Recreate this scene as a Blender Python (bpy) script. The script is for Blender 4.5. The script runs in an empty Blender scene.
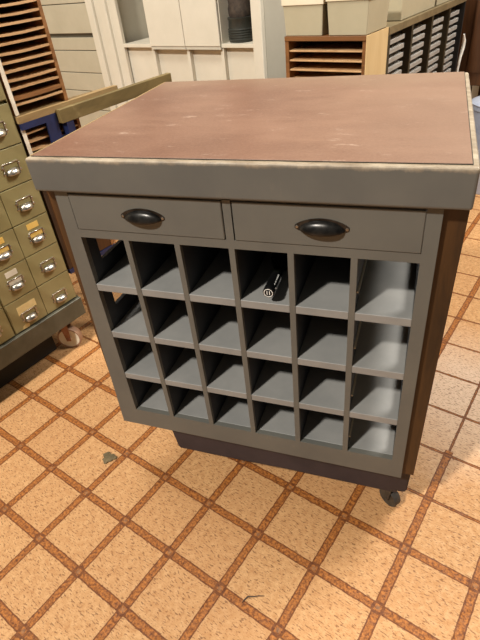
import bpy, bmesh, math, random
from mathutils import Vector, Matrix
random.seed(7)
PI = math.pi
SC = bpy.context.scene
COL = SC.collection
ANG = 0.2977                       # the room is turned against the grey cabinet by this angle
ROOM = Matrix.Rotation(-ANG, 4, 'Z')
CAB = Matrix.Identity(4)

# ------------------------------------------------------------------ helpers
def lin(c):
    out = []
    for v in c[:3]:
        v = v / 255.0
        out.append(v / 12.92 if v <= 0.04045 else ((v + 0.055) / 1.055) ** 2.4)
    return (out[0], out[1], out[2], 1.0)

class N:
    """tiny node-building helper"""
    def __init__(s, name):
        s.m = bpy.data.materials.new(name); s.m.use_nodes = True
        s.t = s.m.node_tree; s.n = s.t.nodes; s.l = s.t.links
        s.b = s.n['Principled BSDF']
        s.tc = s.n.new('ShaderNodeTexCoord')
    def link(s, a, b): s.l.new(a, b)
    def math(s, op, a, b=None, c=None):
        n = s.n.new('ShaderNodeMath'); n.operation = op
        for i, v in enumerate((a, b, c)):
            if v is None: continue
            if hasattr(v, 'links'): s.l.new(v, n.inputs[i])
            else: n.inputs[i].default_value = v
        return n.outputs[0]
    def noise(s, scale, detail=4, rough=0.6, stretch=(1, 1, 1), rot=(0, 0, 0), loc=(0, 0, 0), dist=0.0):
        mp = s.n.new('ShaderNodeMapping'); mp.inputs['Scale'].default_value = stretch
        mp.inputs['Rotation'].default_value = rot; mp.inputs['Location'].default_value = loc
        s.l.new(s.tc.outputs['Object'], mp.inputs[0])
        n = s.n.new('ShaderNodeTexNoise'); n.inputs['Scale'].default_value = scale
        n.inputs['Detail'].default_value = detail; n.inputs['Roughness'].default_value = rough
        n.inputs['Distortion'].default_value = dist
        s.l.new(mp.outputs[0], n.inputs['Vector'])
        return n.outputs['Fac']
    def ramp(s, f, p0, p1):
        n = s.n.new('ShaderNodeMapRange'); n.inputs[1].default_value = p0; n.inputs[2].default_value = p1
        s.l.new(f, n.inputs[0]); return n.outputs[0]
    def mix(s, f, a, b):
        n = s.n.new('ShaderNodeMix'); n.data_type = 'RGBA'
        if hasattr(f, 'links'): s.l.new(f, n.inputs['Factor'])
        else: n.inputs['Factor'].default_value = f
        for k, v in ((6, a), (7, b)):
            if hasattr(v, 'links'): s.l.new(v, n.inputs[k])
            else: n.inputs[k].default_value = v
        return n.outputs[2]
    def sep(s):
        n = s.n.new('ShaderNodeSeparateXYZ'); s.l.new(s.tc.outputs['Object'], n.inputs[0]); return n.outputs
    def bump(s, f, strength=0.2, dist=0.002):
        n = s.n.new('ShaderNodeBump'); n.inputs['Strength'].default_value = strength
        n.inputs['Distance'].default_value = dist
        s.l.new(f, n.inputs['Height']); s.l.new(n.outputs[0], s.b.inputs['Normal'])
    def done(s, color, rough=0.5, metal=0.0, spec=0.5):
        if hasattr(color, 'links'): s.l.new(color, s.b.inputs['Base Color'])
        else: s.b.inputs['Base Color'].default_value = color
        if hasattr(rough, 'links'): s.l.new(rough, s.b.inputs['Roughness'])
        else: s.b.inputs['Roughness'].default_value = rough
        s.b.inputs['Metallic'].default_value = metal
        s.b.inputs['Specular IOR Level'].default_value = spec
        return s.m

def paint(name, c1, c2, rough=0.5, scale=9, metal=0.0, bump=0.0, stretch=(1, 1, 1), lo=0.35, hi=0.7, spec=0.5):
    k = N(name)
    f = k.noise(scale, 5, 0.65, stretch)
    col = k.mix(k.ramp(f, lo, hi), lin(c1), lin(c2))
    if bump: k.bump(k.noise(scale * 12, 3, 0.6, stretch), bump, 0.001)
    return k.done(col, rough, metal, spec)

def worn(name, c1, c2, cw, rough=0.5, scale=9, wear=0.68, wscale=22, spec=0.5, metal=0.0):
    """paint with chipped specks"""
    k = N(name)
    col = k.mix(k.ramp(k.noise(scale, 4), 0.35, 0.7), lin(c1), lin(c2))
    w = k.ramp(k.noise(wscale, 6, 0.7, loc=(3, 1, 7)), wear, wear + 0.04)
    col = k.mix(w, col, lin(cw))
    k.bump(k.noise(60, 3), 0.06, 0.001)
    return k.done(col, rough, metal, spec)

def wood(name, c1, c2, stretch, rough=0.55, scale=6, c3=None):
    k = N(name)
    f = k.noise(scale, 6, 0.65, stretch, dist=0.6)
    col = k.mix(k.ramp(f, 0.32, 0.68), lin(c1), lin(c2))
    if c3:
        w = k.ramp(k.noise(7, 5, 0.7, loc=(5, 2, 1)), 0.56, 0.66)
        col = k.mix(w, col, lin(c3))
    k.bump(f, 0.08, 0.001)
    return k.done(col, rough)

class MB:
    """collects shapes; build() links them as ONE mesh object"""
    def __init__(s): s.bm = bmesh.new()
    def _merge(s, b):
        me = bpy.data.meshes.new('tmp'); b.to_mesh(me); b.free(); s.bm.from_mesh(me); bpy.data.meshes.remove(me)
    def box(s, x0, x1, y0, y1, z0, z1, bev=0.0, seg=2, M=None):
        b = bmesh.new(); bmesh.ops.create_cube(b, size=1)
        for v in b.verts:
            v.co = Vector(((x0 + x1) / 2 + v.co.x * (x1 - x0), (y0 + y1) / 2 + v.co.y * (y1 - y0), (z0 + z1) / 2 + v.co.z * (z1 - z0)))
        if bev: bmesh.ops.bevel(b, geom=b.edges[:], offset=bev, segments=seg, affect='EDGES', profile=0.5)
        if M: bmesh.ops.transform(b, matrix=M, verts=b.verts)
        s._merge(b); return s
    def prism(s, pts, axis, a0, a1, bev=0.0):
        """polygon (list of 2-tuples) extruded along an axis; the pair fills the other two axes in order"""
        b = bmesh.new()
        def P(p, a):
            if axis == 'x': return (a, p[0], p[1])
            if axis == 'y': return (p[0], a, p[1])
            return (p[0], p[1], a)
        v0 = [b.verts.new(P(p, a0)) for p in pts]; v1 = [b.verts.new(P(p, a1)) for p in pts]
        b.faces.new(v0); b.faces.new(v1[::-1])
        n = len(pts)
        for i in range(n): b.faces.new((v0[i], v1[i], v1[(i + 1) % n], v0[(i + 1) % n]))
        bmesh.ops.recalc_face_normals(b, faces=b.faces)
        if bev: bmesh.ops.bevel(b, geom=b.edges[:], offset=bev, segments=2, affect='EDGES')
        s._merge(b); return s
    def lathe(s, prof, M, seg=28, cap=True):
        """profile [(r, h)] turned about local z, placed by matrix M"""
        b = bmesh.new(); rings = []
        for r, h in prof:
            if r < 1e-6: rings.append([b.verts.new((0, 0, h))])
            else: rings.append([b.verts.new((r * math.cos(2 * PI * i / seg), r * math.sin(2 * PI * i / seg), h)) for i in range(seg)])
        for A, B in zip(rings, rings[1:]):
            for i in range(seg):
                j = (i + 1) % seg
                if len(A) == 1 and len(B) == 1: continue
                if len(A) == 1: b.faces.new((A[0], B[i], B[j]))
                elif len(B) == 1: b.faces.new((A[i], A[j], B[0]))
                else: b.faces.new((A[i], A[j], B[j], B[i]))
        if cap:
            if len(rings[0]) > 1: b.faces.new(rings[0])
            if len(rings[-1]) > 1: b.faces.new(rings[-1][::-1])
        bmesh.ops.recalc_face_normals(b, faces=b.faces)
        bmesh.ops.transform(b, matrix=M, verts=b.verts)
        s._merge(b); return s
    def tube(s, pts, r, seg=8):
        pts = [Vector(p) for p in pts]; b = bmesh.new(); rings = []
        for i, p in enumerate(pts):
            d = (pts[min(i + 1, len(pts) - 1)] - pts[max(i - 1, 0)]).normalized()
            u = d.orthogonal().normalized() if i == 0 else (u - d * u.dot(d)).normalized()
            w = d.cross(u); rr = r[i] if isinstance(r, (list, tuple)) else r
            rings.append([b.verts.new(p + (u * math.cos(2 * PI * k / seg) + w * math.sin(2 * PI * k / seg)) * rr) for k in range(seg)])
        for A, B in zip(rings, rings[1:]):
            for k in range(seg): b.faces.new((A[k], A[(k + 1) % seg], B[(k + 1) % seg], B[k]))
        b.faces.new(rings[0]); b.faces.new(rings[-1][::-1])
        bmesh.ops.recalc_face_normals(b, faces=b.faces)
        s._merge(b); return s
    def grid(s, fn, nu, nv):
        b = bmesh.new(); V = [[b.verts.new(fn(i / nu, j / nv)) for j in range(nv + 1)] for i in range(nu + 1)]
        for i in range(nu):
            for j in range(nv): b.faces.new((V[i][j], V[i + 1][j], V[i + 1][j + 1], V[i][j + 1]))
        bmesh.ops.remove_doubles(b, verts=b.verts, dist=1e-6)
        s._merge(b); return s
    def build(s, name, mat, parent=None, smooth=False, label=None):
        org = Vector(parent['_o']) if parent is not None else Vector((0, 0, 0))
        bmesh.ops.translate(s.bm, vec=-org, verts=s.bm.verts)
        me = bpy.data.meshes.new(name); s.bm.to_mesh(me); s.bm.free()
        o = bpy.data.objects.new(name, me); COL.objects.link(o)
        if mat: me.materials.append(mat)
        if smooth:
            for p in me.polygons: p.use_smooth = True
            try: me.set_sharp_from_angle(angle=math.radians(42))
            except Exception: pass
        if parent is not None: o.parent = parent; o['_o'] = tuple(org)
        if label: o['label'] = label
        return o

def tag(o, label, cat, group=None):
    o['label'] = label; o['category'] = cat
    if group: o['group'] = group
    return o

def thing(name, label, cat, loc, frame, group=None):
    """Empty at the thing's base; children are authored in the frame's own coordinates"""
    o = bpy.data.objects.new(name, None); COL.objects.link(o)
    o.empty_display_size = 0.05
    o.matrix_world = frame @ Matrix.Translation(loc)
    o['_o'] = tuple(loc)
    return tag(o, label, cat, group)

def single(name, mb, mat, label, cat, loc, frame, group=None, smooth=False):
    """a thing that is one mesh"""
    bmesh.ops.translate(mb.bm, vec=-Vector(loc), verts=mb.bm.verts)
    o = mb.build(name, mat, None, smooth)
    o.matrix_world = frame @ Matrix.Translation(loc)
    return tag(o, label, cat, group)

def structure(name, mb, mat, loc, frame):
    bmesh.ops.translate(mb.bm, vec=-Vector(loc), verts=mb.bm.verts)
    o = mb.build(name, mat); o.matrix_world = frame @ Matrix.Translation(loc)
    o['kind'] = 'structure'; return o

def copy_tree(o, parent=None):
    c = o.copy(); COL.objects.link(c)
    if parent is not None: c.parent = parent
    for ch in list(o.children): copy_tree(ch, c)
    return c

def T(x, y, z): return Matrix.Translation((x, y, z))
def RX(a): return Matrix.Rotation(a, 4, 'X')
def RY(a): return Matrix.Rotation(a, 4, 'Y')
def RZ(a): return Matrix.Rotation(a, 4, 'Z')

# ------------------------------------------------------------------ materials
TILE = 0.1733
def floor_mat():
    k = N('vinyl_floor')
    o = k.sep(); x, y = o[0], o[1]
    u = k.math('DIVIDE', x, TILE); v = k.math('DIVIDE', y, TILE)
    ru = k.math('ROUND', u); rv = k.math('ROUND', v)
    # distance to the nearest strip centre, gently wavering
    wob = k.math('MULTIPLY', k.math('SUBTRACT', k.noise(40, 3), 0.5), 0.03)
    du = k.math('ADD', k.math('ABSOLUTE', k.math('SUBTRACT', u, ru)), wob)
    dv = k.math('ADD', k.math('ABSOLUTE', k.math('SUBTRACT', v, rv)), wob)
    # strips that run left-right are thin seams beyond the second row; one cross strip is thin too
    thin_v = k.math('GREATER_THAN', rv, 2.5)
    wv = k.math('SUBTRACT', 0.068, k.math('MULTIPLY', thin_v, 0.04))
    thin_u = k.math('MULTIPLY', k.math('COMPARE', ru, 4.0, 0.3), k.math('GREATER_THAN', v, 4.1))
    wu = k.math('SUBTRACT', 0.068, k.math('MULTIPLY', thin_u, 0.045))
    su = k.math('LESS_THAN', du, wu); sv = k.math('LESS_THAN', dv, wv)
    strip = k.math('MAXIMUM', su, sv)
    eu = k.math('LESS_THAN', k.math('ABSOLUTE', k.math('SUBTRACT', du, wu)), 0.021)
    ev = k.math('LESS_THAN', k.math('ABSOLUTE', k.math('SUBTRACT', dv, wv)), 0.021)
    edge = k.math('MULTIPLY', k.math('MAXIMUM', eu, ev), strip)
    cross = k.math('MULTIPLY', k.math('LESS_THAN', du, 0.028), k.math('LESS_THAN', dv, 0.028))
    cross = k.math('MULTIPLY', cross, k.math('SUBTRACT', 1.0, thin_v))
    # tile: tan with short dark flecks; per-tile tone
    fu = k.math('FLOOR', u); fv = k.math('FLOOR', v)
    cmb = k.n.new('ShaderNodeCombineXYZ'); k.link(fu, cmb.inputs[0]); k.link(fv, cmb.inputs[1])
    wn = k.n.new('ShaderNodeTexWhiteNoise'); wn.noise_dimensions = '2D'; k.link(cmb.outputs[0], wn.inputs['Vector'])
    tone = wn.outputs['Value']
    mott = k.noise(55, 5, 0.7)
    tcol = k.mix(k.ramp(mott, 0.3, 0.72), lin((174, 126, 79)), lin((206, 163, 112)))
    tcol = k.mix(k.math('MULTIPLY', tone, 0.35), tcol, lin((176, 128, 82)))
    # paler patch on the right-hand side
    wx = k.math('SUBTRACT', x, 0.66); wy = k.math('SUBTRACT', y, 0.98)
    rr = k.math('SQRT', k.math('ADD', k.math('MULTIPLY', wx, wx), k.math('MULTIPLY', wy, wy)))
    pw = k.math('MULTIPLY', k.ramp(k.math('ADD', rr, k.math('MULTIPLY', k.noise(6, 3), 0.25)), 0.55, 0.2), 0.5)
    tcol = k.mix(pw, tcol, lin((232, 214, 196)))
    fl = k.noise(190, 2, 0.5, (0.42, 1.35, 1), (0, 0, 0.25))
    tcol = k.mix(k.math('MULTIPLY', k.ramp(fl, 0.58, 0.64), 0.7), tcol, lin((92, 52, 22)))
    fl2 = k.noise(310, 2, 0.5, (0.45, 1.2, 1), (0, 0, -0.3), (3, 3, 0))
    tcol = k.mix(k.math('MULTIPLY', k.ramp(fl2, 0.56, 0.64), 0.42), tcol, lin((140, 84, 40)))
    # strips: rusty brown, darker specks
    sn = k.noise(130, 4, 0.7)
    scol = k.mix(k.ramp(sn, 0.36, 0.64), lin((92, 46, 12)), lin((180, 112, 48)))
    scol = k.mix(k.math('MULTIPLY', edge, 0.7), scol, lin((84, 40, 10)))
    scol = k.mix(k.math('MULTIPLY', cross, 0.4), scol, lin((120, 100, 78)))
    col = k.mix(strip, tcol, scol)
    k.bump(k.math('SUBTRACT', mott, k.math('MULTIPLY', strip, 0.4)), 0.25, 0.0012)
    return k.done(col, k.ramp(mott, 1.4, 0.0), 0, 0.4)

def lino_mat():
    k = N('red_linoleum')
    col = k.mix(k.ramp(k.noise(5, 5, 0.6), 0.3, 0.7), lin((97, 66, 51)), lin((116, 84, 67)))
    s = k.ramp(k.noise(3.2, 6, 0.7, (0.5, 1.6, 1), loc=(2, 0, 0)), 0.5, 0.68)
    col = k.mix(k.math('MULTIPLY', s, 0.45), col, lin((138, 106, 86)))
    s2 = k.ramp(k.noise(22, 7, 0.78, (0.6, 1.5, 1)), 0.60, 0.68)
    col = k.mix(k.math('MULTIPLY', s2, 0.55), col, lin((190, 168, 150)))
    # paler towards the back edge and right side
    o = k.sep()
    back = k.math('MULTIPLY', k.ramp(k.math('ADD', o[1], k.math('MULTIPLY', k.noise(7, 4), 0.22)), 0.28, 0.42), 0.45)
    col = k.mix(back, col, lin((124, 102, 80)))
    gr = k.ramp(k.noise(170, 4, 0.8), 0.42, 0.66)
    col = k.mix(k.math('MULTIPLY', gr, 0.25), col, lin((152, 120, 102)))
    rt = k.math('MULTIPLY', k.ramp(k.math('ADD', o[0], k.math('MULTIPLY', k.noise(9, 5, 0.7), 0.35)), 0.28, 0.60), 0.4)
    col = k.mix(rt, col, lin((136, 110, 93)))
    k.bump(k.noise(220, 3), 0.12, 0.001)
    return k.done(col, 0.38, 0, 0.5)

def slab_mat():
    k = N('slab_paint')
    o = k.sep()
    col = k.mix(k.ramp(k.noise(7, 4), 0.35, 0.7), lin((86, 86, 82)), lin((95, 94, 88)))
    st = k.ramp(k.noise(20, 5, 0.7, (1, 1, 0.25)), 0.68, 0.74)
    col = k.mix(k.math('MULTIPLY', st, 0.3), col, lin((112, 106, 96)))
    # bare wood where the top edge is rubbed through
    h = k.math('ADD', o[2], k.math('MULTIPLY', k.math('SUBTRACT', k.noise(35, 5, 0.7, (1, 1, 0.5)), 0.5), 0.016))
    bare = k.ramp(h, 0.9895, 0.9965)
    bc = k.mix(k.ramp(k.noise(24, 5, 0.7, (0.4, 1, 1)), 0.35, 0.65), lin((116, 100, 80)), lin((166, 152, 130)))
    col = k.mix(bare, col, bc)
    k.bump(k.noise(50, 4), 0.08, 0.001)
    return k.done(col, 0.5, 0, 0.45)

M = {}
M['floor'] = floor_mat()
M['lino'] = lino_mat()
M['slab'] = slab_mat()
M['grey'] = worn('grey_paint', (86, 86, 81), (96, 95, 88), (136, 124, 98), 0.5, 6, 0.69, 20)
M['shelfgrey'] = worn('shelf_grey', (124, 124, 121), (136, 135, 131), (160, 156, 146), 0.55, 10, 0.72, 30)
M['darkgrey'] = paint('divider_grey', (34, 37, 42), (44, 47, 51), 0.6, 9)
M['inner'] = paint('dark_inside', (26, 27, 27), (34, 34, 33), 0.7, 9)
M['brownside'] = wood('brown_side', (34, 20, 8), (82, 52, 20), (6, 6, 0.5), 0.5, 5)
M['plinth'] = worn('plinth_dark', (40, 33, 37), (54, 45, 48), (74, 64, 62), 0.6, 9, 0.7, 24)
M['pull'] = paint('black_iron', (30, 29, 28), (62, 60, 57), 0.3, 60, 0.7)
M['screw'] = paint('screw', (120, 116, 108), (150, 146, 138), 0.35, 40, 0.9)
M['blackrub'] = paint('dark_rubber', (52, 48, 44), (74, 68, 60), 0.55, 30)
M['forkm'] = paint('dark_fork', (64, 60, 54), (92, 86, 76), 0.45, 30, 0.5)
M['olive'] = worn('olive_enamel', (142, 131, 88), (152, 140, 98), (112, 101, 66), 0.42, 8, 0.74, 30)
M['olivebody'] = paint('olive_body', (126, 116, 76), (138, 127, 86), 0.45, 10)
M['seam'] = paint('dark_seam', (40, 36, 24), (52, 48, 32), 0.7, 10)
M['nickel'] = paint('worn_nickel', (168, 160, 146), (206, 200, 190), 0.28, 50, 0.9)
M['nickeld'] = paint('dark_nickel', (78, 70, 58), (112, 102, 86), 0.4, 50, 0.8)
M['card'] = paint('cream_card', (214, 188, 126), (230, 206, 150), 0.8, 20)
M['cardy'] = paint('yellow_card', (228, 186, 92), (236, 200, 116), 0.8, 20)
M['cardw'] = paint('white_card', (216, 206, 184), (228, 220, 202), 0.8, 20)
M['cart'] = worn('cart_steel', (82, 80, 66), (100, 97, 82), (134, 128, 110), 0.45, 12, 0.66, 26, metal=0.2)
M['wheel'] = paint('cream_wheel', (206, 196, 172), (226, 218, 198), 0.45, 20)
M['tyre'] = paint('tyre', (140, 104, 80), (164, 130, 102), 0.6, 20)
M['rust'] = paint('rusty_fork', (140, 92, 64), (176, 130, 100), 0.55, 30, 0.3)
M['rackwood'] = wood('rack_wood', (112, 72, 36), (150, 104, 60), (1, 0.3, 4), 0.5, 12)
M['slat'] = wood('slat_wood', (176, 136, 92), (204, 166, 120), (2, 0.5, 6), 0.5, 14)
M['rackback'] = paint('rack_dark', (34, 24, 16), (48, 34, 22), 0.8, 10)
M['tape'] = paint('white_tape', (226, 214, 192), (240, 232, 214), 0.7, 60)
M['rail'] = wood('rail_wood', (134, 108, 70), (160, 134, 92), (3, 0.3, 3), 0.5, 10)
M['oliveboard'] = wood('olive_board', (84, 70, 38), (120, 102, 62), (4, 0.5, 1.5), 0.55, 9, (138, 120, 80))
M['blue'] = paint('blue_steel', (20, 28, 62), (30, 42, 86), 0.5, 12)
M['gpanel'] = paint('putty_steel', (168, 160, 138), (178, 170, 148), 0.45, 5)
M['gbody'] = paint('putty_dark', (86, 80, 66), (96, 90, 76), 0.6, 5)
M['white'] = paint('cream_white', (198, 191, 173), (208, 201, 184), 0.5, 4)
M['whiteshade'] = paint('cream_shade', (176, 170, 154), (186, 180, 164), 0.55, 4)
M['canister'] = paint('canister', (38, 40, 36), (54, 56, 50), 0.4, 16)
M['bundle'] = paint('dark_bundle', (38, 30, 24), (76, 64, 52), 0.8, 30, bump=0.6)
M['brownframe'] = wood('brown_frame', (98, 62, 30), (134, 88, 46), (0.4, 2, 5), 0.5, 9)
M['ply'] = wood('yellow_ply', (202, 172, 122), (216, 190, 142), (2, 2, 0.4), 0.55, 6)
M['boxgrey'] = paint('box_board', (168, 158, 130), (176, 166, 138), 0.7, 6)
M['lid'] = paint('box_lid', (216, 204, 176), (226, 214, 188), 0.7, 6)
M['rackmetal'] = paint('rack_metal', (54, 47, 32), (70, 62, 42), 0.5, 12)
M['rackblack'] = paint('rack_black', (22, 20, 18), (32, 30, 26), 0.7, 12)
M['strip'] = paint('light_strip', (150, 146, 140), (172, 168, 160), 0.45, 16)
M['tanboard'] = wood('tan_board', (104, 90, 62), (126, 110, 80), (0.3, 3, 3), 0.55, 8)
M['deepwood'] = wood('deep_wood', (52, 30, 12), (84, 50, 22), (4, 4, 0.4), 0.45, 6)
M['palebin'] = paint('pale_bin', (150, 158, 176), (182, 188, 200), 0.35, 12)
M['cable'] = paint('white_cable', (232, 228, 218), (240, 236, 228), 0.4, 10)
M['deepdark'] = wood('dark_stained', (40, 24, 10), (62, 38, 16), (4, 4, 0.4), 0.6, 6)
M['wall'] = paint('wall_paint', (206, 194, 168), (214, 202, 178), 0.8, 2)
M['glass'] = paint('black_glass', (10, 12, 9), (16, 18, 13), 0.06, 10, spec=0.8)
M['capsule'] = paint('black_capsule', (6, 6, 6), (10, 10, 10), 0.5, 10, spec=0.25)
M['white_ink'] = paint('white_ink', (226, 226, 220), (236, 236, 230), 0.6, 10)
M['clump'] = paint('grey_clump', (84, 72, 48), (118, 102, 72), 0.9, 40, bump=0.6)
M['twig'] = paint('twig', (72, 56, 46), (92, 74, 60), 0.8, 30)

# ------------------------------------------------------------------ the setting
m = MB(); m.box(-3.2, 3.6, -3.4, 3.4, -0.06, 0.0)
fo = (0.1493, -0.1377, 0.0)
structure('floor', m, M['floor'], fo, ROOM)
m = MB(); m.box(-3.2, 3.6, 3.4, 3.5, 0.0, 2.9); structure('wall_back', m, M['wall'], (0, 3.45, 0), ROOM)
m = MB(); m.box(-3.3, -3.2, -3.4, 3.5, 0.0, 2.9); structure('wall_left', m, M['wall'], (-3.25, 0, 0), ROOM)

# ------------------------------------------------------------------ the grey pigeonhole cabinet
X0, W, TH, H, SH, ZT = 0.1157, 0.105, 0.012, 0.1206, 0.0183, 0.8239
XE = X0 + 6 * W + 5 * TH
ZB = ZT - 4 * H - 3 * SH
FZ = 0.225
YB = 0.60
cab = thing('pigeonhole_cabinet', 'grey painted wooden counter cabinet with open pigeonholes and red-brown top, on casters', 'cabinet', (0.46, 0.31, 0.0), CAB)

# face frame: slightly tapering outside edges
fr = MB()
fr.prism([(0.085, 0.93), (X0, 0.93), (X0, ZB), (X0, FZ), (0.0605, FZ)], 'y', 0.0, 0.014)
fr.prism([(XE, 0.93), (0.8305, 0.93), (0.8315, FZ), (XE, FZ)], 'y', 0.0, 0.014)
fr.box(X0, XE, 0.0, 0.014, FZ, ZB)
fr.box(X0, XE, 0.0, 0.014, ZT, 0.8425)
fr.box(0.4525, 0.4685, 0.0, 0.014, 0.8425, 0.93)
fr.box(X0, XE, 0.0, 0.014, 0.924, 0.93)
fr.build('face_frame', M['grey'], cab)

# brown corner boards behind the face frame
l = MB(); l.prism([(0.0545, 0.93), (X0 - 0.012, 0.93), (X0 - 0.012, FZ), (0.0525, FZ)], 'y', 0.015, 0.058); l.build('corner_board', M['brownside'], cab)
r = MB(); r.prism([(XE + 0.012, 0.93), (0.8695, 0.93), (0.8595, FZ), (XE + 0.012, FZ)], 'y', 0.015, 0.058); r.build('corner_board', M['brownside'], cab)
for x0, x1 in ((0.056, X0 - 0.012), (XE + 0.012, 0.862)):
    b = MB(); b.box(x0, x1, 0.55, YB, FZ, 0.93); b.build('rear_corner_board', M['brownside'], cab)
# inner cheeks of the front corners
for x0, x1 in ((X0 - 0.0115, X0), (XE, XE + 0.0115)):
    b = MB(); b.box(x0, x1, 0.0145, 0.047, FZ + 0.02, ZT + 0.019); b.build('inner_cheek', M['darkgrey'], cab)
# low lips that close the outer columns, one per row
for c in range(4):
    zs = ZT - c * (H + SH) - H
    lh = (0.038, 0.047, 0.083, 0.098)[c]
    for x0, x1, mt in ((X0 - 0.0105, X0 - 0.001, 'darkgrey'), (XE + 0.001, XE + 0.0105, 'darkgrey')):
        b = MB(); b.box(x0, x1, 0.0475, 0.549, zs - 0.017, zs + (lh if x0 < 0.4 else 0.038)); b.build('side_lip', M[mt], cab)
    b = MB(); b.box(XE - W + 0.0002, XE - W + 0.0042, 0.013, 0.545, zs + 0.0375, zs + 0.0415); b.build('cleat', M['whiteshade'], cab)
# dividers and shelves (the shelf fronts are flush with the face)
for c in range(5):
    x = X0 + (c + 1) * W + c * TH
    b = MB()
    b.box(x, x + TH, 0.0, 0.010, ZB, ZT)
    b.build('divider_edge', M['grey'], cab)
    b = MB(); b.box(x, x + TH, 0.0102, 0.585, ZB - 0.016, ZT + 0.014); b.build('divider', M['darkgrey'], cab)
for c in range(4):
    zs = ZT - c * (H + SH) - H
    for k in range(6):
        x = X0 + k * (W + TH)
        b = MB(); b.box(x, x + W, 0.0005 if c < 3 else 0.0145, 0.585, zs - SH, zs, 0.0008, 1); b.build('shelf', M['shelfgrey'], cab)
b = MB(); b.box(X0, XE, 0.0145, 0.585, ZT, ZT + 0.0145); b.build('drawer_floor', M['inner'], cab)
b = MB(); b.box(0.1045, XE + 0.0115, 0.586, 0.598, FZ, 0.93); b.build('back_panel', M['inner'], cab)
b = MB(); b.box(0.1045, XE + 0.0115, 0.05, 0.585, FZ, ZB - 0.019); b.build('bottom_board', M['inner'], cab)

# drawers with cup pulls
def cup_pull(parent, cx, cz):
    p = MB()
    a, d = 0.041, 0.0145
    def dome(u, v):
        # u across, v from the lower lip forward and up over to the drawer face
        t = 2 * u - 1; w = max(0.0, 1 - abs(t) ** 2.3); ang = v * PI / 2
        lip = cz - 0.0105 + 0.006 * (1 - w ** 0.7)
        y = -0.0012 - d * (w ** 0.55) * math.cos(ang) ** 0.8
        z = lip + 0.0225 * (w ** 0.75) * math.sin(ang) ** 1.1
        return Vector((cx + a * t, y, z))
    p.grid(dome, 36, 12)
    pl, lo = [], []
    for i in range(33):
        t = -1 + 2 * i / 32
        pl.append((cx + 0.048 * t, cz - 0.001 + 0.0152 * max(0, 1 - abs(t) ** 2.0) ** 0.8 + 0.0024))
        lo.append((cx - 0.048 * t, cz - 0.001 - 0.0085 * max(0, 1 - abs(t) ** 3.0) ** 0.8 - 0.0024))
    p.prism(pl + lo, 'y', -0.0024, -0.0021)
    o = p.build('cup_pull', M['pull'], parent, True, 'black iron cup pull')
    sm = o.modifiers.new('s', 'SOLIDIFY'); sm.thickness = 0.0012; sm.offset = 0
    return o
for (x0, x1, px) in ((X0 + 0.0005, 0.4505, 0.281), (0.4705, XE - 0.0005, 0.6365)):
    d = MB()
    d.box(x0 + 0.001, x1, -0.002, 0.014, 0.8435, 0.9225, 0.0015, 1)
    dr = d.build('drawer', M['grey'], cab)
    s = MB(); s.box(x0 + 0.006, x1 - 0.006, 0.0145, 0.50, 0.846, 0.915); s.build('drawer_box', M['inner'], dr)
    cup_pull(dr, px, 0.882)
    for q in (-0.043, 0.043):
        s = MB(); s.lathe([(0, 0), (0.0032, 0), (0.0026, 0.0012), (0, 0.0015)], T(px + q * 1.03, -0.0028, 0.881) @ RX(PI / 2), 12); s.build('screw', M['screw'], dr, True)

# thick top: painted slab, inset linoleum
sl = MB(); sl.box(0.0508, 0.8705, -0.014, 0.622, 0.93, 0.9975, 0.005, 3)
top = sl.build('countertop', M['slab'], cab)
li = MB(); li.box(0.0608, 0.8595, -0.001, 0.618, 0.9965, 0.9995, 0.0006, 1)
li.build('linoleum_inlay', M['lino'], top)
e = MB()
e.box(0.0606, 0.8597, -0.0022, -0.0012, 0.9970, 0.9990); e.box(0.8597, 0.8606, -0.0022, 0.618, 0.9970, 0.9988)
e.build('inlay_seam', M['seam'], top)
e = MB(); e.box(0.0575, 0.0604, -0.001, 0.618, 0.9972, 1.0000, 0.0005, 1); e.build('edge_strip', M['rail'], top)

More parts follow.
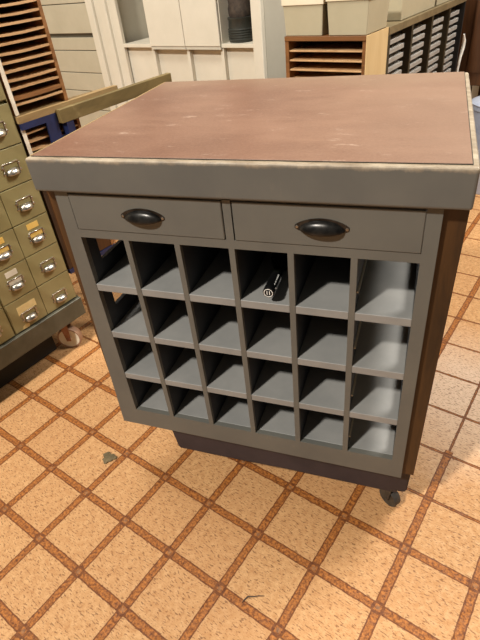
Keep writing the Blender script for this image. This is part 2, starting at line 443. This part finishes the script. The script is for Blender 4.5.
# plinth and casters
p = MB()
p.prism([(0.168, FZ - 0.001), (0.858, FZ - 0.001), (0.853, 0.104), (0.845, 0.098), (0.60, 0.092), (0.40, 0.084), (0.194, 0.080), (0.186, 0.088)], 'y', 0.05, 0.56, 0.003)
p.build('plinth', M['plinth'], cab)
p = MB(); p.box(0.41, 0.83, 0.062, 0.55, 0.072, 0.092, 0.003); p.build('lower_runner', M['plinth'], cab)
def caster(parent, x, y, zt, ang, wm, tm, fm, R, wd, name='caster'):
    Mw = T(x, y, R) @ RZ(ang) @ RY(PI / 2)
    f = MB()
    for sx in (-1, 1):
        hx = sx * (wd / 2 + R * 0.09)
        pts = [(-R * 0.20, R * -0.20), (R * 0.16, R * -0.20), (R * 0.36, zt - R - R * 0.22), (-R * 0.5, zt - R - R * 0.22)]
        ff = MB(); ff.prism(pts, 'x', hx - 0.0012, hx + 0.0012)
        bmesh.ops.transform(ff.bm, matrix=T(x, y, R) @ RZ(ang), verts=ff.bm.verts)
        f._merge(ff.bm)
    ff = MB(); ff.box(-wd / 2 - R * 0.12, wd / 2 + R * 0.12, -R * 0.8, R * 0.65, zt - R - R * 0.26, zt - R - R * 0.12, 0.001)
    bmesh.ops.transform(ff.bm, matrix=T(x, y, R) @ RZ(ang), verts=ff.bm.verts); f._merge(ff.bm)
    f.lathe([(R * 0.5, zt - R * 0.16), (R * 0.42, zt)], T(x, y, 0), 16)
    f.lathe([(R * 0.12, -wd / 2 - R * 0.16), (R * 0.12, wd / 2 + R * 0.16)], Mw, 12)
    fo_ = f.build(name, fm, parent, True)
    t = MB(); t.lathe([(R * 0.86, -wd / 2), (R * 0.96, -wd / 2), (R, -wd * 0.36), (R, wd * 0.36), (R * 0.96, wd / 2), (R * 0.86, wd / 2), (R * 0.86, -wd / 2)], Mw, 30, False); t.build('tyre', tm, fo_, True)
    w = MB(); w.lathe([(0, -wd * 0.42), (R * 0.18, -wd * 0.55), (R * 0.25, -wd * 0.40), (R * 0.86, -wd * 0.47), (R * 0.86, wd * 0.47), (R * 0.25, wd * 0.40), (R * 0.18, wd * 0.55), (0, wd * 0.42)], Mw, 30); w.build('wheel_hub', wm, fo_, True)
    return fo_
caster(cab, 0.815, 0.080, 0.0975, 0.9, M['forkm'], M['blackrub'], M['forkm'], 0.030, 0.022)
for x, y in ((0.24, 0.22), (0.24, 0.49), (0.80, 0.49)):
    caster(cab, x, y, 0.079 if x < 0.5 else 0.072, 0.3, M['forkm'], M['blackrub'], M['forkm'], 0.030, 0.022)

# ------------------------------------------------------------------ bottle in the pigeonhole
zsh = ZT - H
bt = thing('bottle', 'dark bottle lying in a top-row pigeonhole, black capped neck with white emblem facing out', 'bottle', (0.531, 0.10, zsh), CAB)
Mb = T(0.531, -0.006, zsh + 0.0302) @ RZ(0.03) @ RX(-PI / 2)
b = MB(); b.lathe([(0.0105, 0.045), (0.0108, 0.085), (0.016, 0.105), (0.0255, 0.125), (0.030, 0.150), (0.030, 0.262), (0.027, 0.268), (0.014, 0.264), (0, 0.262)], Mb, 32)
b.build('glass_body', M['glass'], bt, True)
b = MB(); b.lathe([(0, 0), (0.0108, 0.0), (0.0118, 0.0015), (0.0118, 0.018), (0.0110, 0.021), (0.0112, 0.062), (0.0112, 0.063)], Mb, 32)
cp = b.build('capsule', M['capsule'], bt, True)
em = MB()
Me = T(0.531, -0.0064, zsh + 0.0302) @ RX(PI / 2)
em.lathe([(0.0082, 0), (0.0094, 0), (0.0094, 0.0004), (0.0082, 0.0004), (0.0082, 0)], Me, 32, False)
for x, hgt in ((-0.0026, 0.0042), (0.0026, 0.0042)):
    em.box(0.531 + x - 0.0007, 0.531 + x + 0.0007, -0.0069, -0.0062, zsh + 0.0302 - hgt, zsh + 0.0302 + hgt)
em.build('emblem', M['white_ink'], cp)
em = MB()
for (a, h0, h1) in ((-0.75, 0.020, 0.024), (-0.75, 0.028, 0.033), (-0.75, 0.037, 0.058), (0.55, 0.032, 0.056), (-0.2, 0.014, 0.0165)):
    s = MB(); s.box(-0.0010, 0.0010, -0.0001, 0.0004, h0, h1)
    bmesh.ops.transform(s.bm, matrix=Mb @ RZ(a - PI / 2) @ T(0, 0.0112 if h0 > 0.018 else 0.0119, 0), verts=s.bm.verts); em._merge(s.bm)
em.build('lettering', M['white_ink'], cp)

# ------------------------------------------------------------------ card file cabinets on a steel cart (room frame)
FX = -0.62
def pull_parts(dr, yc, zc, card):
    h = MB()
    # card frame plate, top bar and two side rails
    h.box(FX, FX + 0.0045, yc - 0.030, yc + 0.030, zc + 0.012, zc + 0.0165, 0.001, 1)
    h.box(FX, FX + 0.0035, yc - 0.030, yc - 0.0265, zc - 0.018, zc + 0.014)
    h.box(FX, FX + 0.0035, yc + 0.0265, yc + 0.030, zc - 0.018, zc + 0.014)
    for sy in (-1, 1):
        for q in (-0.016, 0.004):
            h.lathe([(0.0045, 0), (0.0045, 0.002), (0.002, 0.0035), (0, 0.0035)], T(FX, yc + sy * 0.031, zc + q) @ RY(PI / 2), 10)
    h.build('label_frame', M['nickel'], dr, True)
    c = MB()
    def cup(u, v):
        t = 2 * u - 1; w = math.sqrt(max(0, 1 - abs(t) ** 3)); a = v * PI / 2
        return Vector((FX + 0.001 + 0.017 * w * math.sin(a), yc + 0.024 * t, zc - 0.024 + 0.019 * math.cos(a) * (0.3 + 0.7 * w)))
    c.grid(cup, 14, 7)
    o = c.build('finger_pull', M['nickel'], dr, True); s = o.modifiers.new('s', 'SOLIDIFY'); s.thickness = 0.0012
    sh = MB(); sh.box(FX, FX + 0.0012, yc - 0.0262, yc + 0.0262, zc - 0.005, zc + 0.0118); sh.build('label_slip', M[card], dr)

def drawer_unit(name, label, y0, y1, rows, specials, z_top, z_bot, group):
    """rows: list of (z0, z1) from the bottom; two columns between y0 and y1"""
    o = thing(name, label, 'filing cabinet', (FX - 0.22, (y0 + y1) / 2, z_bot), ROOM, group)
    b = MB()
    b.box(FX - 0.44, FX - 0.012, y0 + 0.001, y1 - 0.001, z_bot, z_top, 0.002, 1)
    b.box(FX - 0.013, FX - 0.002, y0 + 0.001, y0 + 0.004, z_bot, z_top); b.box(FX - 0.013, FX - 0.002, y1 - 0.004, y1 - 0.001, z_bot, z_top)
    b.build('body', M['olivebody'], o)
    ym = (y0 + y1) / 2
    for ci, (a, c) in enumerate(((y0 + 0.0045, ym - 0.001), (ym + 0.001, y1 - 0.0045))):
        for ri, (z0, z1) in enumerate(rows):
            d = MB()
            d.box(FX - 0.011, FX, a, c, z0 + 0.0016, z1 - 0.0016, 0.0014, 2)
            dr = d.build('drawer', M['olive'], o)
            sp = specials.get((ci, ri), '')
            yc = (a + c) / 2 + 0.004
            zc = (z0 + z1) / 2 + 0.002
            if 'low' in sp: zc -= 0.014
            pull_parts(dr, yc, zc, 'cardy' if 'y' in sp.split() else ('cardw' if 'w' in sp.split() else 'olive'))
            if 'top' in sp:
                k = MB(); k.box(FX, FX + 0.0008, yc - 0.026, yc + 0.020, zc + 0.026, zc + 0.047); k.build('paper_label', M['cardy' if 'y' in sp.split() else 'cardw'], dr)
            if 'big' in sp:
                k = MB(); k.prism([(yc - 0.038, zc + 0.045), (yc + 0.040, zc + 0.045), (yc + 0.040, zc + 0.014), (yc + 0.034, zc + 0.017), (yc - 0.026, zc + 0.017), (yc - 0.040, zc + 0.010)], 'x', FX, FX + 0.0008)
                k.build('paper_label', M['card'], dr)
                k = MB(); k.prism([(yc - 0.045, zc - 0.048), (yc - 0.018, zc - 0.050), (yc - 0.014, zc - 0.036), (yc - 0.028, zc - 0.032), (yc - 0.042, zc - 0.038)], 'x', FX, FX + 0.0008)
                k.build('paper_label', M['card'], dr)
    return o
R6 = [(0.219, 0.346), (0.346, 0.471), (0.471, 0.593), (0.593, 0.719), (0.719, 0.842), (0.842, 0.968)]
R2 = [(0.976, 1.100), (1.100, 1.224)]
drawer_unit('card_file_cabinet', 'olive card-drawer cabinet nearest the grey counter, six rows high, on the cart', 0.1055, 0.3945, R6,
            {(1, 2): 'top y', (0, 1): 'top w', (0, 0): 'big low', (0, 2): 'top y', (1, 0): 'low', (1, 1): ''}, 0.970, 0.217, 'olive card file cabinets')
drawer_unit('card_file_cabinet', 'olive card-drawer cabinet at the left picture edge, standing on the cart', -0.186, 0.1035, R6, {(1, 1): 'top y'}, 0.970, 0.217, 'olive card file cabinets')
drawer_unit('card_file_cabinet', 'olive two-row card-drawer cabinet stacked on top beside the white-taped rack', 0.1055, 0.3945, R2, {}, 1.226, 0.9715, 'olive card file cabinets')

ct = thing('drawer_cart', 'low grey-green steel cart on cream caster wheels under the olive card cabinets', 'cart', (FX - 0.2, 0.1, 0.0), ROOM)
c = MB()
c.box(FX - 0.005, FX + 0.012, -0.205, 0.4025, 0.135, 0.2155, 0.002, 1)
c.box(FX - 0.46, FX - 0.445, -0.205, 0.4025, 0.135, 0.2155)
c.box(FX - 0.445, FX - 0.005, 0.390, 0.4025, 0.135, 0.2155); c.box(FX - 0.445, FX - 0.005, -0.205, -0.192, 0.135, 0.2155)
c.build('frame', M['cart'], ct)
c = MB(); c.box(FX - 0.445, FX - 0.005, -0.192, 0.390, 0.200, 0.2155); c.build('deck', M['cart'], ct)
c = MB(); c.box(FX - 0.085, FX - 0.073, -0.19, 0.265, 0.004, 0.199); c.build('shade_board', M['rackblack'], ct)  # dark board added under the cart to deepen the shade there
for x, y, a in ((FX - 0.030, 0.318, -0.95), (FX - 0.030, -0.14, -0.4), (FX - 0.41, 0.318, 0.2), (FX - 0.41, -0.14, 0.2)):
    caster(ct, x, y, 0.1995, a, M['wheel'], M['tyre'], M['rust'], 0.050, 0.030)

# ------------------------------------------------------------------ letter rack, rail, board, blue stand (room frame)
def slot_rack(name, label, y0, y1, zs, z0, z1, group, tape0, side, panel=0):
    o = thing(name, label, 'rack', (FX - 0.16, (y0 + y1) / 2, z0), ROOM, group)
    b = MB(); b.box(FX - 0.30, FX, y0, y0 + 0.012, z0, z1); b.build('side_panel', M[side], o)
    b = MB(); b.box(FX - 0.30, FX, y1 - 0.012, y1, z0, z1); b.build('side_panel', M['rackwood'], o)
    b = MB(); b.box(FX - 0.30, FX - 0.29, y0 + 0.012, y1 - 0.012, z0, z1); b.build('back_panel', M['rackback'], o)
    b = MB(); b.box(FX - 0.29, FX - 0.001, y0 + 0.012, y1 - 0.012, z1 - 0.012, z1); b.build('top_panel', M['rackwood'], o)
    if panel:
        b = MB(); b.box(FX - 0.016, FX - 0.002, y0 + 0.0125, y1 - 0.0125, z0 + 0.002, panel); b.build('front_panel', M['deepwood'], o)
    for (z, t) in zs:
        sag = random.uniform(-0.0015, 0.0015)
        b = MB()
        b.grid(lambda u, v: Vector((FX - 0.289 + 0.2875 * v, y0 + 0.012 + (y1 - y0 - 0.024) * u, z - t / 2 + sag * math.sin(PI * u) * 2)), 8, 1)
        ob = b.build('slat', M['slat'] if t < 0.008 else M['rackwood'], o)
        s = ob.modifiers.new('s', 'SOLIDIFY'); s.thickness = t; s.offset = 0
    if True:
        b = MB(); b.box(FX, FX + 0.0012, y0 - 0.001, y0 + 0.013, tape0, z1 - 0.015); b.build('label_tape', M['tape'], o, False, 'white label tape')
    return o
up = [(0.9555, 0.0065), (0.977, 0.012)] + [(1.001 + 0.0248 * i, 0.0065) for i in range(19)]
slot_rack('letter_rack', 'tall narrow brown rack of thin slots above the rail, white tape on its edge', 0.403, 0.618, up, 0.921, 1.50, 'wooden slot racks', 0.923, 'rackwood')
dn = [(0.70 + 0.0272 * i, 0.0055) for i in range(7)]
slot_rack('letter_rack', 'lower brown slot rack under the rail, behind the blue stand', 0.404, 0.640, dn, 0.34, 0.898, 'wooden slot racks', 0.78, 'deepdark', 0.685)
rl = MB(); rl.prism([(FX - 0.30, 0.400), (FX + 0.012, 0.400), (FX + 0.012, 0.840), (FX - 0.010, 0.840), (FX - 0.034, 0.622), (FX - 0.30, 0.622)], 'z', 0.899, 0.9205)
single('rail_shelf', rl, M['rail'], 'tan wooden ledge between the two slot racks, running back to the white lockers', 'shelf', (FX - 0.14, 0.61, 0.899), ROOM)
bd = MB(); bd.box(FX + 0.0122, FX + 0.034, 0.545, 1.118, 0.863, 0.9085, 0.0015, 1)
single('wooden_board', bd, M['oliveboard'], 'long worn olive-brown board lying on edge along the ledge behind the counter', 'board', (FX + 0.024, 0.83, 0.863), ROOM)
bs = thing('blue_stand', 'dark blue steel stand supporting the ledge in front of the lower slot rack', 'stand', (FX + 0.01, 0.52, 0.0), ROOM)
b = MB(); b.box(FX + 0.002, FX + 0.0125, 0.496, 0.542, 0.0, 0.8985); b.build('post', M['blue'], bs)
b = MB(); b.box(FX + 0.002, FX + 0.0125, 0.402, 0.496, 0.878, 0.8985); b.build('crossbar', M['blue'], bs)
b = MB(); b.box(FX - 0.30, FX + 0.0018, 0.402, 0.645, 0.322, 0.3395); b.build('bottom_shelf', M['blue'], bs)
b = MB(); b.box(FX + 0.002, FX + 0.034, 0.560, 0.590, 0.80, 0.8625); b.box(FX + 0.002, FX + 0.0125, 0.542, 0.590, 0.80, 0.822); b.build('bracket', M['blue'], bs)
for x, y in ((FX - 0.29, 0.41), (FX - 0.29, 0.63), (FX - 0.01, 0.63)):
    b = MB(); b.box(x - 0.008, x + 0.008, y - 0.006, y + 0.006, 0.0, 0.3215); b.build('leg', M['blue'], bs)

# ------------------------------------------------------------------ putty steel cabinet and white lockers (room frame)
DY = 1.8
g = thing('drawer_cabinet', 'putty-grey steel cabinet with wide flat drawer fronts behind the tall slot rack', 'cabinet', (-2.1, DY + 0.2, 0.0), ROOM)
b = MB(); b.box(-2.42, -1.826, DY + 0.006, DY + 0.45, 0.0, 1.62); b.build('body', M['gbody'], g)
zz = [0.06, 0.20, 0.36, 0.50, 0.62, 0.734, 0.866, 0.942]
for a, c in zip(zz, zz[1:]):
    b = MB(); b.box(-2.415, -1.831, DY - 0.010, DY + 0.006, a + 0.002, c - 0.002, 0.003, 2); b.build('drawer_front', M['gpanel'], g)
zz = [0.962, 1.124, 1.29, 1.45, 1.61]
for a, c in zip(zz, zz[1:]):
    b = MB(); b.box(-2.415, -1.831, DY - 0.016, DY + 0.006, a + 0.002, c - 0.002, 0.003, 2); b.build('drawer_front', M['gpanel'], g)

lk = thing('locker_unit', 'cream-white locker unit with open and closed compartments behind the counter', 'locker', (-1.15, DY + 0.2, 0.0), ROOM)
LX = [-1.592, -1.354, -1.085, -0.845, -0.634]
b = MB()
b.box(-1.820, -1.765, DY - 0.03, DY + 0.02, 0.0, 1.62, 0.004); b.box(-1.765, -1.715, DY - 0.012, DY + 0.02, 0.0, 1.62, 0.004)
b.box(-1.715, -1.660, DY - 0.02, DY + 0.02, 0.0, 1.62, 0.004); b.box(-1.660, LX[0], DY, DY + 0.02, 0.0, 1.62)
b.build('side_post', M['white'], lk)
b = MB(); b.box(LX[4], -0.575, DY - 0.012, DY + 0.02, 0.0, 1.62, 0.004); b.build('side_post', M['white'], lk)
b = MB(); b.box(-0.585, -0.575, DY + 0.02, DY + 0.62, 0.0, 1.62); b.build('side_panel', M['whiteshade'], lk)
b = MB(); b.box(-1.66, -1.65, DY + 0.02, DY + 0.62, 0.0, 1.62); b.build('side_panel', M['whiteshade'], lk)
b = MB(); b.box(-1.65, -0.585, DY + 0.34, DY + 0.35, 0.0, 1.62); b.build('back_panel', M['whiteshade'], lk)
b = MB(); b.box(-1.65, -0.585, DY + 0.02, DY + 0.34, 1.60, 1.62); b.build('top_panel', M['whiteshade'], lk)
b = MB(); b.box(LX[0], LX[4], DY - 0.002, DY + 0.34, 0.884, 0.902, 0.001, 1); b.build('shelf', M['white'], lk)
for x in LX[1:4]:
    b = MB(); b.box(x - 0.008, x + 0.008, DY + 0.002, DY + 0.338, 0.903, 1.598); b.build('divider', M['white'], lk)
    b = MB(); b.box(x - 0.010, x + 0.010, DY + 0.004, DY + 0.338, 0.05, 0.882); b.build('divider', M['white'], lk)
for a, c in ((LX[1] + 0.004, LX[2] - 0.002), (LX[2] + 0.002, LX[3] + 0.004)):
    b = MB(); b.box(a, c, DY - 0.016, DY - 0.003, 0.893, 1.598, 0.002, 2); b.build('door', M['white'], lk)
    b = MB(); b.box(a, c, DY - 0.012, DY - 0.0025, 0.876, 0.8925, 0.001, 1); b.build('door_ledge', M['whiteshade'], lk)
for a, c in zip(LX, LX[1:]):
    b = MB(); b.box(a + (0.011 if a > LX[0] else -0.02), c - 0.011, DY + 0.03, DY + 0.04, 0.05, 0.882); b.build('lower_panel', M['white'], lk)

cn = thing('canister', 'dark ribbed canister standing on the open right end of the locker shelf', 'canister', (-0.764, DY + 0.085, 0.9025), ROOM)
pr = [(0.0, 0.0), (0.064, 0.0), (0.069, 0.004)]
for i in range(5):
    z = 0.010 + i * 0.011; pr += [(0.069, z), (0.0725, z + 0.003), (0.0725, z + 0.006), (0.069, z + 0.009)]
pr += [(0.067, 0.100), (0.070, 0.104), (0.070, 0.112), (0.062, 0.113), (0, 0.113)]
b = MB(); b.lathe(pr, T(-0.764, DY + 0.085, 0.9025), 36); b.build('ribbed_pot', M['canister'], cn, True)
b = MB(); b.lathe([(0.060, 0.1135), (0.062, 0.12), (0.064, 0.15), (0.059, 0.17), (0.065, 0.20), (0.055, 0.235), (0.035, 0.25), (0, 0.252)], T(-0.764, DY + 0.085, 0.9025), 30)
b.build('upper_bundle', M['bundle'], cn, True)

# ------------------------------------------------------------------ slotted tray cabinet with boxes; drawer rack (room frame)
SY, SX0, SX1 = 1.35, -0.173, 0.1675
tc = thing('tray_cabinet', 'brown wooden tray cabinet with horizontal slots and yellow side, under the grey boxes', 'cabinet', (0.0, SY + 0.1, 0.0), ROOM)
b = MB(); b.box(SX0, SX1 - 0.003, SY - 0.004, SY + 0.19, 0.985, 1.001, 0.001, 1); b.build('top_board', M['brownframe'], tc)
b = MB(); b.box(SX0, SX0 + 0.016, SY, SY + 0.19, 0.0, 0.985); b.build('side_panel', M['brownframe'], tc)
b = MB(); b.box(SX1 - 0.017, SX1 - 0.003, SY, SY + 0.19, 0.0, 0.985); b.build('side_panel', M['brownframe'], tc)
b = MB(); b.box(SX1 - 0.003, SX1, SY - 0.002, SY + 0.192, 0.0, 1.001); b.build('yellow_side', M['ply'], tc, False, 'pale yellow plywood side')
b = MB(); b.box(SX0 + 0.016, SX1 - 0.017, SY + 0.18, SY + 0.19, 0.0, 0.985); b.build('back_panel', M['rackback'], tc)
z = 0.9525
while z > 0.06:
    b = MB(); b.box(SX0 + 0.0165, SX1 - 0.0175, SY + 0.003, SY + 0.179, z - 0.005, z, 0.0006, 1); b.build('tray_shelf', M['slat'], tc); z -= 0.0335

def lid_box(label, x0, x1, y0, y1, z0, z1, lid=True, tap=0.006):
    o = thing('storage_box', label, 'box', ((x0 + x1) / 2, (y0 + y1) / 2, z0), ROOM, 'grey cardboard storage boxes')
    b = MB(); bb = bmesh.new()
    V = []
    for (z, t) in ((z0, tap), (z1, 0)):
        V.append([bb.verts.new(p) for p in ((x0 + t, y0 + t, z), (x1 - t, y0 + t, z), (x1 - t, y1 - t, z), (x0 + t, y1 - t, z))])
    bb.faces.new(V[0][::-1]); bb.faces.new(V[1])
    for i in range(4): bb.faces.new((V[0][i], V[0][(i + 1) % 4], V[1][(i + 1) % 4], V[1][i]))
    bmesh.ops.bevel(bb, geom=bb.edges[:], offset=0.002, segments=1, affect='EDGES')
    b._merge(bb); b.build('box_body', M['boxgrey'], o)
    if lid:
        b = MB(); b.box(x0 - 0.004, x1 + 0.004, y0 - 0.004, y1 + 0.004, z1 - 0.004, z1 + 0.035, 0.002, 1); b.build('lid', M['lid'], o)
    return o
lid_box('small lidded grey box on the left half of the tray cabinet', -0.176, -0.008, SY - 0.002, SY + 0.185, 1.0015, 1.105)
lid_box('wider lidded grey box on the right half of the tray cabinet', 0.008, 0.168, SY - 0.002, SY + 0.186, 1.0015, 1.112)

RXP = SX1
rk = thing('drawer_rack', 'long dark metal rack with four columns of pale sloping tray fronts behind the tray cabinet', 'rack', (RXP - 0.2, 2.04, 0.0), ROOM)
RY0, RY1 = 1.546, 2.545
b = MB(); b.box(RXP - 0.40, RXP + 0.002, RY0, RY1, 0.972, 0.999, 0.001, 1); b.build('top_board', M['tanboard'], rk)
b = MB(); b.box(RXP - 0.39, RXP - 0.045, RY0, RY1, 0.0, 0.971); b.build('core', M['rackblack'], rk)
cols = [1.555, 1.802, 2.049, 2.296, 2.540]
for i, y in enumerate(cols):
    b = MB(); b.box(RXP - 0.044, RXP, y - (0.008 if i else 0.009), y + (0.012 if i < 4 else 0.004), 0.0, 0.971); b.build('post', M['rackmetal'] if i < 4 else M['rackblack'], rk)
for i in range(4):
    a, c = cols[i] + 0.018, cols[i + 1] - 0.055
    for j in range(12):
        z = 0.948 - j * 0.0335 - i * 0.002
        if z < 0.3: continue
        b = MB(); b.box(RXP - 0.043, RXP - 0.010, a, c, z - 0.017, z, 0.001, 1)
        b.build('tray_front', M['strip'], rk)
lid_box('long tan box on the drawer rack, nearest the tray cabinet', -0.13, 0.160, 1.690, 2.10, 1.0, 1.17, False)
lid_box('long tan box at the far end of the drawer rack', -0.13, 0.160, 2.115, 2.52, 1.0, 1.17, False)

cb = MB(); cb.tube([(RXP + 0.006, 2.575, 0.82), (RXP + 0.008, 2.59, 0.79), (RXP + 0.008, 2.59, 0.755), (RXP + 0.006, 2.570, 0.71), (RXP + 0.006, 2.556, 0.66), (RXP + 0.008, 2.556, 0.60), (RXP + 0.012, 2.555, 0.40), (RXP + 0.02, 2.56, 0.01), (RXP + 0.06, 2.60, 0.006)], [0.004, 0.009, 0.009, 0.007, 0.0055, 0.005, 0.005, 0.005, 0.005], 8)
single('cable', cb, M['cable'], 'white cable hanging at the far end of the drawer rack', 'cable', (RXP + 0.01, 2.56, 0.0), ROOM, smooth=True)

wc = thing('wooden_cabinet', 'dark brown wooden cabinet at the upper right picture edge behind the rack', 'cabinet', (0.62, 3.0, 0.0), ROOM)
b = MB(); b.box(0.06, 1.0, 2.756, 3.2, 0.53, 1.40, 0.003, 1); b.build('case', M['deepwood'], wc)
b = MB(); b.box(0.172, 0.99, 2.75, 2.756, 0.60, 1.38); b.build('front_panel', M['deepwood'], wc)
for x in (0.19, 0.95):
    for y in (2.78, 3.15):
        b = MB(); b.box(x - 0.018, x + 0.018, y - 0.018, y + 0.018, 0.0, 0.529); b.build('leg', M['deepwood'], wc)
pb = thing('bin', 'pale blue-grey plastic bin at the right picture edge below the wooden cabinet', 'bin', (0.42, 2.62, 0.0), ROOM)
b = MB(); b.lathe([(0, 0.0), (0.125, 0.0), (0.130, 0.01), (0.150, 0.46), (0.158, 0.462), (0.158, 0.482), (0.148, 0.484), (0.146, 0.46), (0.12, 0.04), (0, 0.04)], T(0.42, 2.62, 0.0), 40, False); b.build('tub', M['palebin'], pb, True)
b = MB(); b.lathe([(0.159, 0.484), (0.162, 0.492), (0.13, 0.505), (0.05, 0.512), (0.0, 0.512)], T(0.42, 2.62, 0.0), 40, True); b.build('lid', M['palebin'], pb, True)

# ------------------------------------------------------------------ small things on the floor (cabinet frame)
cl = MB()
bb = bmesh.new(); bmesh.ops.create_icosphere(bb, subdivisions=3, radius=1)
rg = random.Random(3)
for v in bb.verts:
    a = math.atan2(v.co.y, v.co.x)
    k = 1 + 0.22 * math.sin(3 * a + 0.5) + 0.14 * math.sin(7 * a) + rg.uniform(-0.06, 0.06)
    v.co = Vector((v.co.x * 0.022 * k, v.co.y * 0.020 * k, 0.004 + max(-0.0036, v.co.z * 0.004 + rg.uniform(-0.0008, 0.0008))))
bmesh.ops.transform(bb, matrix=T(-0.062, 0.009, 0), verts=bb.verts); cl._merge(bb)
single('dust_clump', cl, M['clump'], 'grey-brown clump of dirt on the floor tile left of the counter', 'debris', (-0.062, 0.009, 0), CAB, smooth=True)
tw = MB(); tw.tube([(0.499, -0.294, 0.0025), (0.5035, -0.285, 0.003), (0.509, -0.2765, 0.0035), (0.522, -0.273, 0.003), (0.535, -0.267, 0.0025), (0.548, -0.2635, 0.002)], [0.0008, 0.0016, 0.002, 0.0015, 0.0013, 0.0007], 8)
single('twig', tw, M['twig'], 'thin dark bent twig on the floor in front of the counter', 'debris', (0.52, -0.275, 0), CAB, smooth=True)

# ------------------------------------------------------------------ light
def area(name, loc, target, size, power, color, sy=None):
    d = bpy.data.lights.new(name, 'AREA'); d.energy = power; d.color = color; d.size = size
    if sy: d.shape = 'RECTANGLE'; d.size_y = sy
    o = bpy.data.objects.new(name, d); COL.objects.link(o); o.location = loc
    o.rotation_euler = (Vector(target) - Vector(loc)).to_track_quat('-Z', 'Y').to_euler(); return o
area('ceiling_lamp', (-1.09, -3.22, 4.8), (0.4, 0.1, 0.4), 0.3, 395, (1.0, 0.94, 0.86))
area('rear_ceiling_lamp', (2.1, 1.5, 3.3), (0.9, 0.7, 0.3), 0.9, 130, (1.0, 0.95, 0.88))
area('left_fill_light', (-0.4, 0.35, 3.6), (-0.7, 1.4, 0.3), 0.9, 70, (1.0, 0.95, 0.88))  # soft overhead fill, added to lift the left rear; no known lamp
w = bpy.data.worlds.new('room_light'); SC.world = w; w.use_nodes = True
w.node_tree.nodes['Background'].inputs[0].default_value = (1.0, 0.92, 0.80, 1); w.node_tree.nodes['Background'].inputs[1].default_value = 0.14

# ------------------------------------------------------------------ camera
cd = bpy.data.cameras.new('camera'); cam = bpy.data.objects.new('camera', cd); COL.objects.link(cam)
cd.sensor_fit = 'VERTICAL'; cd.sensor_height = 36.0; cd.lens = 492.8148 / 640 * 36.0; cd.clip_start = 0.02
yaw, pitch, roll = -0.3949, -0.6387, -0.1190
f = Vector((math.sin(yaw) * math.cos(pitch), math.cos(yaw) * math.cos(pitch), math.sin(pitch)))
rt = Vector((math.cos(yaw), -math.sin(yaw), 0)); up_ = rt.cross(f)
c_, s_ = math.cos(roll), math.sin(roll)
Rt = rt * c_ + up_ * s_; Up = rt * -s_ + up_ * c_
mw = Matrix.Identity(4)
for i in range(3):
    mw[i][0] = Rt[i]; mw[i][1] = Up[i]; mw[i][2] = -f[i]
mw.translation = Vector((0.7871, -0.7827, 1.2807))
cam.matrix_world = mw
SC.camera = cam
SC.view_settings.view_transform = 'Standard'; SC.view_settings.look = 'None'
SC.view_settings.exposure = 0.0

for o in list(bpy.data.objects):
    if '_o' in o: del o['_o']
